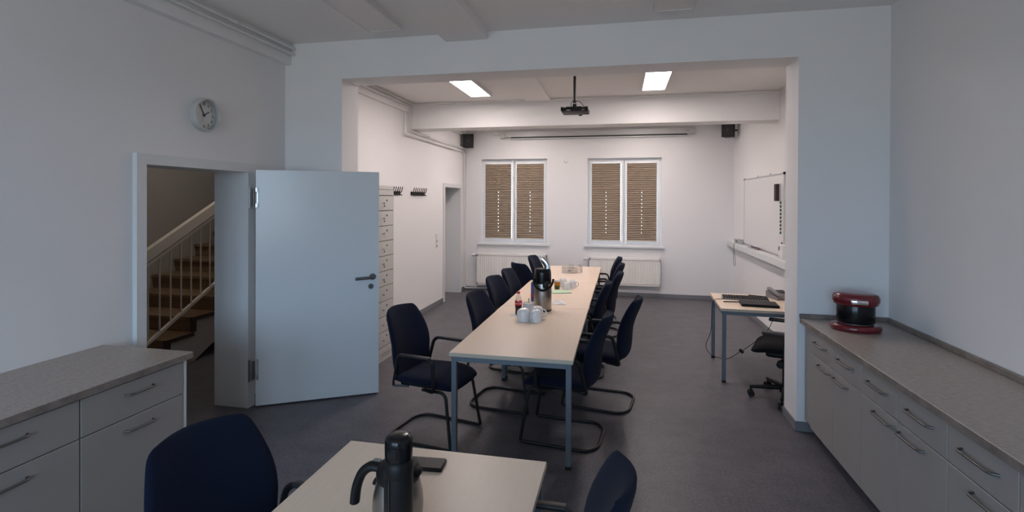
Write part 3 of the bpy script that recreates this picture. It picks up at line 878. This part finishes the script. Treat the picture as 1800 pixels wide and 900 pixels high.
def chair(x, y, deg, label, group):
    r = thing('conference_chair', label, 'chair', (x, y, 0), math.radians(deg), group)
    for nm, key in (('seat', 'seat'), ('backrest', 'backrest'), ('seat_plate', 'shell'), ('leg', 'leg-1'), ('leg', 'leg1'), ('base_loop', 'base')):
        o = bpy.data.objects.new(nm, CM[key]); C.objects.link(o); o.parent = r
    for s in (-1, 1):
        a = bpy.data.objects.new('armrest', CM['arm%d' % s]); C.objects.link(a); a.parent = r
        p = bpy.data.objects.new('arm_pad', CM['pad%d' % s]); C.objects.link(p); p.parent = a
    return r
GL, GR = 'chairs on the locker side of the long table', 'chairs on the desk side of the long table'
chair(-1.36, 3.68, -11, 'navy armchair turned out at the near corner of the long table, closest to the door', GL)
chair(-.955, 4.39, -9, 'navy armchair, second from the camera on the locker side of the long table', GL)
chair(-1.035, 5.36, -11, 'navy armchair, third from the camera on the locker side of the long table', GL)
chair(-1.01, 6.00, -5, 'navy armchair, fourth from the camera on the locker side of the long table', GL)
chair(-1.09, 6.90, 45, 'navy armchair swivelled with its back to the camera, locker side of long table', GL)
chair(-.96, 7.52, -8, 'navy armchair farthest from the camera on the locker side of the long table', GL)
chair(-.41, 3.86, 174, 'navy armchair nearest the camera on the desk side of the long table', GR)
chair(-.175, 4.57, 171, 'navy armchair pulled out farthest from the long table on the desk side', GR)
chair(-.44, 5.32, 178, 'navy armchair, third from the camera on the desk side of the long table', GR)
chair(-.325, 6.11, 177, 'navy armchair, fourth from the camera on the desk side of the long table', GR)
chair(-.305, 6.93, 178, 'navy armchair, fifth from the camera on the desk side of the long table', GR)
chair(-.335, 7.68, 180, 'navy armchair farthest from the camera on the desk side of the long table', GR)
chair(-1.178, 1.512, -14, 'navy armchair in the foreground left of the thermos table', 'chairs at the foreground table')
chair(-.318, 1.60, 179, 'navy armchair in the foreground right of the thermos table', 'chairs at the foreground table')

# ------------------------------------------------------------------ black office chair at the desk
oc = thing('office_chair', 'black swivel office chair on castors half hidden by the wall end', 'office chair', (1.44, 4.96, 0), math.radians(160))
def oseat(u, v):
    t = (v+1)/2
    W = .235 - (.05*(1-math.sqrt(max(0, 1-((t-.75)/.25)**2))) if t > .75 else 0)
    return (-.22+.48*t, u*W, .475 - .05*max(0, (t-.6)/.4)**2 + .015*u*u), Vector((.25*max(0, (t-.6)/.4), 0, 1)).normalized()
pillow(oseat, 12, 12, .048).build('seat', M['blackfab'], oc)
def oback(u, v):
    t = (v+1)/2
    W = .20 + .03*math.sin(PI*t)
    return (-.25 - .07*t*t + .04*u*u, u*W, .55+.55*t), Vector((1, -.2*u, .1)).normalized()
pillow(oback, 12, 12, .035).build('backrest', M['blackfab'], oc)
MB().box(-.30, -.26, -.03, .03, .40, .72, .006).box(-.30, .0, -.03, .03, .39, .42, .006).build('back_support', M['blackplastic'], oc)
MB().box(-.13, .15, -.10, .10, .375, .43, .02, 2).build('mechanism', M['blackplastic'], oc)
kn = MB().cyl((.02, .10, .37), (.02, .24, .37), .008, 8).build('tilt_lever', M['blackplastic'], oc)
MB().cyl((.02, .22, .37), (.02, .27, .37), .030, 14).build('tension_knob', M['blackplastic'], kn)
MB().cyl((0, 0, .12), (0, 0, .39), .025, 14).build('gas_lift', M['blackmetal'], oc)
for s in (-1, 1):
    a = MB().tube(fillet([(-.02, s*.15, .40), (-.02, s*.285, .40), (-.02, s*.285, .625)], .04), .018, 8).build('armrest', M['blackplastic'], oc)
    MB().box(-.13, .16, s*.285-.035, s*.285+.035, .622, .648, .010, 2).build('arm_pad', M['armpad'], a)
MB().lathe([(0, .06), (.045, .06), (.045, .13), (.03, .14), (0, .14)], 16).build('base_hub', M['blackplastic'], oc)
for k in range(5):
    a = math.radians(17) + k*2*PI/5
    d = Vector((math.cos(a), math.sin(a), 0))
    lg = MB().tube([d*.03 + Vector((0, 0, .105)), d*.29 + Vector((0, 0, .085))], .024, 8, r_end=.014).build('base_leg', M['blackplastic'], oc)
    n_ = Vector((-d.y, d.x, 0)); c0 = d*.28
    cs = MB()
    for s in (-1, 1):
        cs.cyl(c0 + n_*s*.010 + Vector((0, 0, .029)), c0 + n_*s*.026 + Vector((0, 0, .029)), .028, 16)
    cs.cyl(c0 + Vector((0, 0, .03)), c0 + Vector((0, 0, .085)), .008, 8)
    cs.build('castor', M['rubber'], lg)

# ------------------------------------------------------------------ things on the desk
kb = thing('keyboard', 'dark computer keyboard at the back of the desk', 'keyboard', (1.29, 5.80, TH), -.10)
MB().prism([(-.075, 0), (.075, 0), (.075, .026), (-.075, .014)], -.225, .225, 'yz').build('keyboard_body', M['grey'], kb)
ky = MB()
for r_ in range(5):
    for c_ in range(17):
        x = -.205+c_*.0256; yv = -.058+r_*.029; z = .014+(yv+.075)/.15*.012
        ky.box(x-.010, x+.010, yv-.011, yv+.011, z, z+.007)
o = ky.build('keys', M['blackplastic'], kb); o['kind'] = 'stuff'
lp = thing('laptop', 'flat closed black laptop at the front of the desk', 'laptop', (1.35, 5.50, TH), -.09)
MB().box(-.17, .17, -.11, .11, 0, .016, .004).build('laptop_base', M['blackplastic'], lp)
MB().box(-.17, .17, -.11, .11, .017, .026, .004).build('laptop_lid', M['blackplastic'], lp)
o = MB().box(-.06, .06, -.02, .02, 0, .0015).build('note_paper', M['paper'], None, (1.22, 5.665, TH), -.12); tag(o, 'small white note between the keyboard and the laptop', 'paper')
o = MB().cyl((-.09, .0, .006), (.10, .02, .006), .0055, 8).build('pen', M['ink'], None, (1.13, 5.60, TH)); tag(o, 'thin dark pen left of the laptop on the desk', 'pen')
ph = thing('desk_phone', 'grey desk telephone with handset beside the wall end', 'telephone', (1.66, 5.93, TH), .35)
MB().prism([(-.10, 0), (.10, 0), (.10, .075), (-.10, .02)], -.09, .11, 'yz').build('phone_body', M['grey'], ph)
MB().obox((-.06, .0, .072), .045, .21, .03, (.27, 0, 0), .012, 2).build('handset', M['grey'], ph)
MB().obox((.045, .05, .067), .09, .06, .004, (.27, 0, 0)).build('phone_display', M['blackgloss'], ph)
o = MB().tube(fillet([(-.12, .0, .006), (-.25, .05, .006), (-.28, .07, .006)], .03), .005, 6).build('phone_cable', M['rubber'], None, (1.66, 5.98, TH)); tag(o, 'short black cable lying behind the desk phone', 'cable')
cb = thing('hanging_cable', 'thin black cable hanging off the desk with a small black clip', 'cable', (.975, 5.70, TH))
MB().tube(fillet([(.17, .08, .010), (.05, .03, .006), (.001, .02, .004), (-.03, .0, -.08), (-.035, .0, -.34), (-.10, -.02, -.48), (-.06, -.06, -.56), (.10, -.08, -.60), (.20, -.10, -.52), (.30, -.12, -.44), (.48, -.12, -.28), (.56, -.10, -.09)], .10, 6), .0035, 6).build('cable_run', M['rubber'], cb)
MB().obox((.237, -.107, -.49), .045, .03, .03, (0, .7, 0), .004).build('cable_clip', M['rubber'], cb)

# ------------------------------------------------------------------ tableware on the long table
def mug_meshes():
    prof = [(.030, .0), (.049, .002), (.0492, .05), (.046, .075), (.036, .093), (.026, .097), (0, .097)]
    b = MB().lathe([(.044, .0), (.049, .0), (.0492, .052), (.0465, .078), (.038, .094), (.028, .099), (.022, .0965), (0, .0965)], 24).mesh('mug_body', M['porcelain'])
    h = MB().tube(fillet([(.044, 0, .020), (.075, 0, .018), (.085, 0, .045), (.072, 0, .075), (.042, 0, .078)], .025, 5), .0055, 8).mesh('handle', M['porcelain'])
    return b, h
mbod, mhan = mug_meshes()
def mug(x, y, ang, label, s=1.0):
    r = thing('coffee_mug', label, 'mug', (x, y, TH), ang, 'upturned white mugs')
    r.scale = (s, s, s)
    o = bpy.data.objects.new('mug_body', mbod); C.objects.link(o); o.parent = r
    o = bpy.data.objects.new('handle', mhan); C.objects.link(o); o.parent = r
mug(-.803, 4.335, 2.4, 'upturned white mug in the front left of the trio beside the soda bottle', 1.08)
mug(-.700, 4.345, -2.0, 'upturned white mug in the front right of the trio beside the soda bottle', 1.0)
mug(-.705, 4.462, -.25, 'upturned white mug behind the other two, next to the pump thermos', 1.06)
mug(-.600, 5.98, .9, 'upturned white mug beside the printed paper cup, left one', .90)
mug(-.545, 6.09, .5, 'upturned white mug right of its neighbour behind the green pad', .95)
mug(-.660, 6.14, 2.2, 'upturned white mug behind the printed paper cup', 1.0)

bt = thing('soda_bottle', 'small soda bottle with red cap and red label on the long table', 'bottle', (-.893, 4.56, TH))
lq = [(0, .001), (.024, .001), (.029, .008), (.030, .020), (.027, .040), (.0285, .060), (.0315, .085)]
MB().lathe(lq + [(0, .085)], 24).build('cola', M['cola'], bt)
lab = MB().lathe([(.0318, .086), (.0328, .088), (.0332, .118), (.0325, .124), (.031, .124)], 28).build('bottle_label', M['colalabel'], bt)
MB().lathe([(.0313, .124), (.030, .135), (.024, .155), (.016, .175), (.0125, .186), (.0125, .190), (0, .190)], 24).build('bottle_neck', M['clearpet'], bt)
MB().lathe([(0, .190), (.0145, .190), (.0148, .205), (.013, .209), (0, .209)], 18).build('bottle_cap', M['colacap'], bt)
tm = text_mesh('Coca-Cola', .019, .0003, .35); tm.materials.append(M['paper'])
for v in tm.vertices:     # wrap the lettering round the bottle
    a = v.co.x/.0335
    rr = .0337 + v.co.z
    v.co = (rr*math.sin(a), -rr*math.cos(a), v.co.y + .105)
o = bpy.data.objects.new('lettering', tm); C.objects.link(o); o.parent = lab; o.rotation_euler = (0, 0, -.15)
o = MB().box(-.05, .05, -.05, .05, 0, .0015).build('paper_napkin', M['paper'], None, (-.915, 4.545, TH), .3)
tag(o, 'small flat white napkin under the soda bottle', 'napkin')
bt.location.z = TH + .0016

sg = thing('sugar_pot', 'white porcelain sugar pot with a spoon handle sticking out', 'sugar pot', (-.815, 4.64, TH))
MB().lathe([(0, 0), (.048, 0), (.054, .006), (.054, .082), (.050, .086), (0, .086)], 26).build('pot', M['porcelain'], sg)
MB().lathe([(.051, .086), (.054, .088), (.052, .094), (0, .097)], 26).build('lid', M['porcelain'], sg)
MB().tube([(.0, 0, .09), (.004, 0, .138)], .004, 6).build('spoon_handle', M['darksteel'], sg)

ap = thing('pump_thermos', 'tall brushed steel pump thermos with black top on the long table', 'thermos', (-.708, 4.80, TH))
MB().lathe([(0, 0), (.082, 0), (.084, .006), (.084, .014), (.080, .016)], 32).build('base_ring', M['blackplastic'], ap)
MB().lathe([(.081, .014), (.083, .02), (.083, .235), (.081, .255)], 32).build('steel_body', M['steel'], ap)
MB().lathe([(.081, .245), (.081, .27), (.079, .345), (.076, .375), (.066, .392), (.03, .396), (0, .396)], 32).build('pump_head', M['blackgloss'], ap)
MB().box(.015, .062, -.112, -.05, .225, .285, .010, 2).build('spout', M['blackplastic'], ap)
lv = MB().tube(fillet([(.045, .03, .38), (.035, .03, .42), (.01, .03, .455), (-.015, .03, .475)], .02, 4), .020, 10, prof=[(1.3*math.cos(2*PI*k/10), .5*math.sin(2*PI*k/10)) for k in range(10)]).build('pump_lever', M['chrome'], ap)
hd = []
for k in range(15):
    a = PI*k/14
    hd.append((-.092*math.cos(a)+.012, -.030-.075*math.sin(a), .300-.098*math.sin(a)))
MB().tube(hd, .009, 8, prof=[(.6, 1), (-.6, 1), (-.6, -1), (.6, -1)]).build('carry_handle', M['blackplastic'], ap)

ct = thing('drink_carton', 'slim blue and red drink carton behind the pump thermos', 'carton', (-.862, 5.22, TH), .1)
MB().box(-.028, .028, -.028, .028, 0, .185, .003).build('carton_body', M['carton'], ct)
MB().box(-.029, .029, -.029, .029, .045, .075, .002).build('red_band', M['redmark'], ct)
MB().prism([(-.028, .185), (.028, .185), (.003, .212), (-.003, .212)], -.028, .028, 'xz').build('carton_top', M['carton'], ct)

# crumpled napkin
vs_, fs = [], []
nn = 14
for j in range(nn+1):
    for i in range(nn+1):
        u_, v_ = 2*i/nn-1, 2*j/nn-1
        vs_.append((.088*u_ + .008*math.sin(3*v_+1), .072*v_ + .008*math.sin(4*u_), .003 + (1-abs(u_)**2.5)*(1-abs(v_)**2.5)*(.022 + .009*math.sin(5*u_+2*v_) + .007*math.sin(4*v_-3*u_+1))))
for j in range(nn):
    for i in range(nn): fs.append((j*(nn+1)+i, j*(nn+1)+i+1, (j+1)*(nn+1)+i+1, (j+1)*(nn+1)+i))
o = MB().add(vs_, fs).build('paper_napkin', M['paper'], None, (-.615, 5.14, TH), .25)
so = o.modifiers.new('thickness', 'SOLIDIFY'); so.thickness = .002
tag(o, 'crumpled white napkin to the right of the pump thermos', 'napkin')
o = thing('note_pad', 'pale green square note pad in front of the printed cup', 'note pad', (-.655, 5.79, TH), .38)
MB().box(-.105, .105, -.095, .095, 0, .007).build('pad_stack', M['greenedge'], o); MB().box(-.105, .105, -.095, .095, .0072, .0085).build('top_sheet', M['greenpaper'], o)
pc = thing('paper_cup', 'paper cup with orange and olive print on the long table', 'cup', (-.712, 5.97, TH))
MB().lathe([(0, .001), (.028, .001), (.033, .045)], 24).build('cup_lower_print', M['cupleaf'], pc)
MB().lathe([(.033, .045), (.037, .088)], 24).build('cup_upper_print', M['cupprint'], pc)
MB().lathe([(.037, .088), (.0385, .098), (.040, .099), (.039, .101), (.036, .098), (.030, .02), (0, .02)], 24).build('cup_rim', M['paper'], pc)
bx_ = thing('plastic_box', 'clear plastic food box at the far end of the long table', 'plastic box', (-.705, 7.36, TH), .03)
MB().box(-.10, .10, -.06, .06, 0, .003).box(-.10, .10, -.06, -.058, .003, .075).box(-.10, .10, .058, .06, .003, .075).box(-.10, -.098, -.058, .058, .003, .075).box(.098, .10, -.058, .058, .003, .075).build('box_tray', M['clearbox'], bx_)
MB().box(-.104, .104, -.064, .064, .076, .084, .002).build('box_lid', M['clearbox'], bx_)
MB().box(-.02, .03, -.0615, -.0605, .03, .042).build('box_sticker', M['grey'], bx_)
gl = thing('drinking_glass', 'upturned clear glass beside the plastic food box', 'glass', (-.565, 7.42, TH))
MB().lathe([(.042, 0), (.044, 0), (.038, .105), (.030, .112), (0, .112), ], 24).build('glass_body', M['clearbox'], gl)
gl = thing('drinking_glass', 'upturned clear glass behind the plastic food box', 'glass', (-.690, 7.52, TH))
MB().lathe([(.040, 0), (.042, 0), (.037, .10), (.030, .106), (0, .106), ], 24).build('glass_body', M['clearbox'], gl)

# ------------------------------------------------------------------ foreground: black flask, steel jug, phone
fl = thing('thermos_flask', 'tall black thermos flask standing nearest the camera', 'thermos', (-.626, 1.395, TH))
MB().lathe([(0, 0), (.040, 0), (.042, .004), (.042, .232), (.041, .240)], 32).build('flask_body', M['blackplastic'], fl)
MB().lathe([(.0415, .238), (.0425, .245), (.0420, .268), (.037, .282), (.033, .285)], 32).build('shoulder_ring', M['blackplastic'], fl)
MB().lathe([(.034, .282), (.0395, .286), (.0400, .322), (.0390, .342), (.0345, .351), (.025, .354), (0, .354)], 32).build('screw_cap', M['blackgloss'], fl)
MB().box(-.0125, -.0095, -.0435, -.035, .01, .235).build('seam_strip', M['ink'], fl)
MB().box(-.020, .014, -.0405, -.033, .295, .325, .004).build('pour_button', M['blackplastic'], fl)
jg = thing('steel_jug', 'brushed steel coffee jug with black handle behind the black flask', 'jug', (-.695, 1.545, TH))
MB().lathe([(0, 0), (.066, 0), (.072, .006), (.079, .030), (.081, .060), (.078, .095), (.071, .125), (.064, .145)], 36).build('jug_body', M['steel'], jg)
MB().lathe([(.065, .138), (.069, .142), (.069, .168), (.062, .185), (.045, .192), (.0, .194)], 36).build('jug_collar', M['blackplastic'], jg)
MB().obox((.055, .0, .170), .05, .04, .028, (0, .2, 0), .010, 2).build('jug_spout', M['blackplastic'], jg)
hp = fillet([(-.050, -.01, .172), (-.085, -.012, .178), (-.118, -.014, .155), (-.138, -.016, .105), (-.142, -.018, .055)], .05, 6)
MB().tube(hp, .0205, 12, prof=[(.75*math.cos(2*PI*k/12), 1.0*math.sin(2*PI*k/12)) for k in range(12)]).build('jug_handle', M['blackplastic'], jg)
MB().box(-.088, -.060, -.012, .012, .170, .192, .006, 2).build('thumb_lever', M['grey'], jg)
MB().tube(fillet([(-.060, .01, .135), (-.082, .01, .12), (-.088, .01, .105)], .01, 3), .007, 8).build('handle_lug', M['blackplastic'], jg)
pn = thing('mobile_phone', 'black smartphone case lying beside the steel jug', 'phone', (-.730, 1.888, TH), .08)
MB().box(-.085, .070, -.042, .042, 0, .014, .005, 2).build('phone_case', M['blackplastic'], pn)
MB().box(-.080, .064, -.038, .038, .0145, .0155).build('phone_screen', M['armpad'], pn)

# ------------------------------------------------------------------ kitchen units on the right
CX, CZ = 1.345, .865
cn = thing('kitchen_worktop', 'stone grey laminate worktop along the right edge', 'worktop', ((CX+XR)/2, 2.6, CZ))
MB().box(CX-(CX+XR)/2, XR-(CX+XR)/2, .91-2.6, YP-2.6-.001, -.038, 0, .003).build('worktop_slab', M['counter'], cn)
MB().box(CX-.001-(CX+XR)/2, CX+.001-(CX+XR)/2, .91-2.6, YP-2.6-.002, -.036, -.002).build('front_edge', M['counteredge'], cn)
MB().box(CX-.004-(CX+XR)/2, XR-(CX+XR)/2, YP-.020-2.6, YP-.001-2.6, 0.0, .034, .003).build('upstand', M['counteredge'], cn)
MB().box(XR-.020-(CX+XR)/2, XR-.001-(CX+XR)/2, .91-2.6, YP-.021-2.6, 0.0, .034, .003).build('upstand', M['counteredge'], cn)
def base_unit(y1, wd, label):
    r = thing('kitchen_cabinet', label, 'cabinet', ((CX+XR)/2, y1-wd/2, 0), 0, 'light grey kitchen base cabinets')
    xf = CX+.035-(CX+XR)/2; xb = XR-(CX+XR)/2-.002; h = wd/2-.0015
    MB().box(xf+.002, xb, -h, h, .10, CZ-.040).build('carcass', M['cabinet'], r)
    MB().box(xf+.055, xb, -h, h, 0, .10).build('plinth', M['plinth'], r)
    for nm, z0, z1, hz in (('drawer', .660, CZ-.048, .755), ('door', .105, .655, .615)):
        f_ = MB().box(xf-.018, xf, -h+.001, h-.001, z0, z1, .002).build(nm, M['cabinet'], r)
        hh = .105
        yc = 0 if nm == 'drawer' else base_unit.side*(wd/2-.13)
        MB().tube(fillet([(xf-.018, yc-hh, hz), (xf-.046, yc-hh+.012, hz), (xf-.048, yc+hh-.012, hz), (xf-.018, yc+hh, hz)], .015, 4), .0055, 8).build('bar_handle', M['darksteel'], f_)
UW = .40
names = ['light grey base cabinet %s the dividing wall' % w_ for w_ in ('closest to', 'second from', 'third from', 'fourth from', 'fifth from', 'sixth from', 'seventh from', 'eighth from')]
yy = YP-.004
o = MB().box(CX+.035, XR-.003, yy-.18, yy-.012, 0.10, CZ-.040).build('filler_panel', M['cabinet']); tag(o, 'narrow light grey filler panel between the cabinets and the dividing wall', 'panel')
yy -= .182
for k, lb in enumerate(names):
    base_unit.side = -1 if k % 2 == 0 else 1
    base_unit(yy, UW, lb); yy -= UW

cm = thing('coffee_maker', 'dark red and black coffee pad machine on the right worktop', 'coffee maker', (1.60, 3.98, CZ), -.2)
def ell(rx, ry, z0, z1, rd, n=32):
    mb_ = MB(); prof = [(1-rd/rx, z0), (1-.3*rd/rx, z0+rd*.3), (1, z0+rd), (1, z1-rd), (1-.3*rd/rx, z1-rd*.3), (1-rd/rx, z1)]
    vs_ = []; fs = []
    for r_, z in prof:
        for k in range(n): vs_.append((rx*r_*math.cos(2*PI*k/n), ry*r_*math.sin(2*PI*k/n), z))
    for i in range(len(prof)-1):
        for k in range(n): fs.append((i*n+k, i*n+(k+1) % n, (i+1)*n+(k+1) % n, (i+1)*n+k))
    fs.append(tuple(range(n))[::-1]); fs.append(tuple((len(prof)-1)*n+k for k in range(n)))
    return mb_.add(vs_, fs, True)
ell(.155, .125, 0, .045, .018).build('drip_base', M['red'], cm)
ell(.105, .09, .045, .055, .004).build('drip_grid', M['darksteel'], cm)
ell(.115, .105, .055, .185, .01).build('water_column', M['blackgloss'], cm)
ell(.142, .122, .172, .258, .032).build('brew_head', M['red'], cm)
MB().box(-.05, .05, -.135, -.11, .195, .225, .006, 2).build('lid_lever', M['chrome'], cm)

# ------------------------------------------------------------------ sideboard on the left
SBX, SBY = -2.43, 2.555
wt = thing('sideboard_worktop', 'grey brown laminate worktop at the left edge by the doorway', 'worktop', ((XL+SBX)/2, 1.4, CZ))
ox = -(XL+SBX)/2
MB().box(XL+ox+.001, SBX+ox, .0-1.4, SBY-1.4, -.038, 0, .003).build('worktop_slab', M['counter'], wt)
MB().box(SBX-.001+ox, SBX+.001+ox, .0-1.4, SBY-1.4, -.036, -.002).build('front_edge', M['counteredge'], wt)
sy = SBY-.03
for k, lb in enumerate(['light grey sideboard unit closest to the doorway', 'light grey sideboard unit second from the doorway', 'light grey sideboard unit third from the doorway', 'light grey sideboard unit farthest from the doorway']):
    r = thing('sideboard_cabinet', lb, 'cabinet', ((XL+SBX)/2, sy-.30, 0), 0, 'light grey sideboard units')
    xf = SBX-.035+ox; xb = XL+ox+.003
    MB().box(xb, xf-.002, -.298, .298, .08, CZ-.040).build('carcass', M['cabinet'], r)
    MB().box(xb, xf-.05, -.298, .298, 0, .08).build('plinth', M['plinth'], r)
    for nm, z0, z1 in (('drawer', .640, CZ-.046), ('door', .085, .635)):
        f_ = MB().box(xf, xf+.018, -.297, .280 if k == 0 else .297, z0, z1, .002).build(nm, M['cabinet'], r)
        MB().tube(fillet([(xf+.018, -.08, z1-.06), (xf+.045, -.07, z1-.06), (xf+.045, .07, z1-.06), (xf+.018, .08, z1-.06)], .015, 4), .0055, 8).build('bar_handle', M['darksteel'], f_)
    if k == 0: MB().box(xb, xf+.018, .282, .300, .0, CZ-.039, .001).build('end_panel', M['cabedge'], r)
    sy -= .60
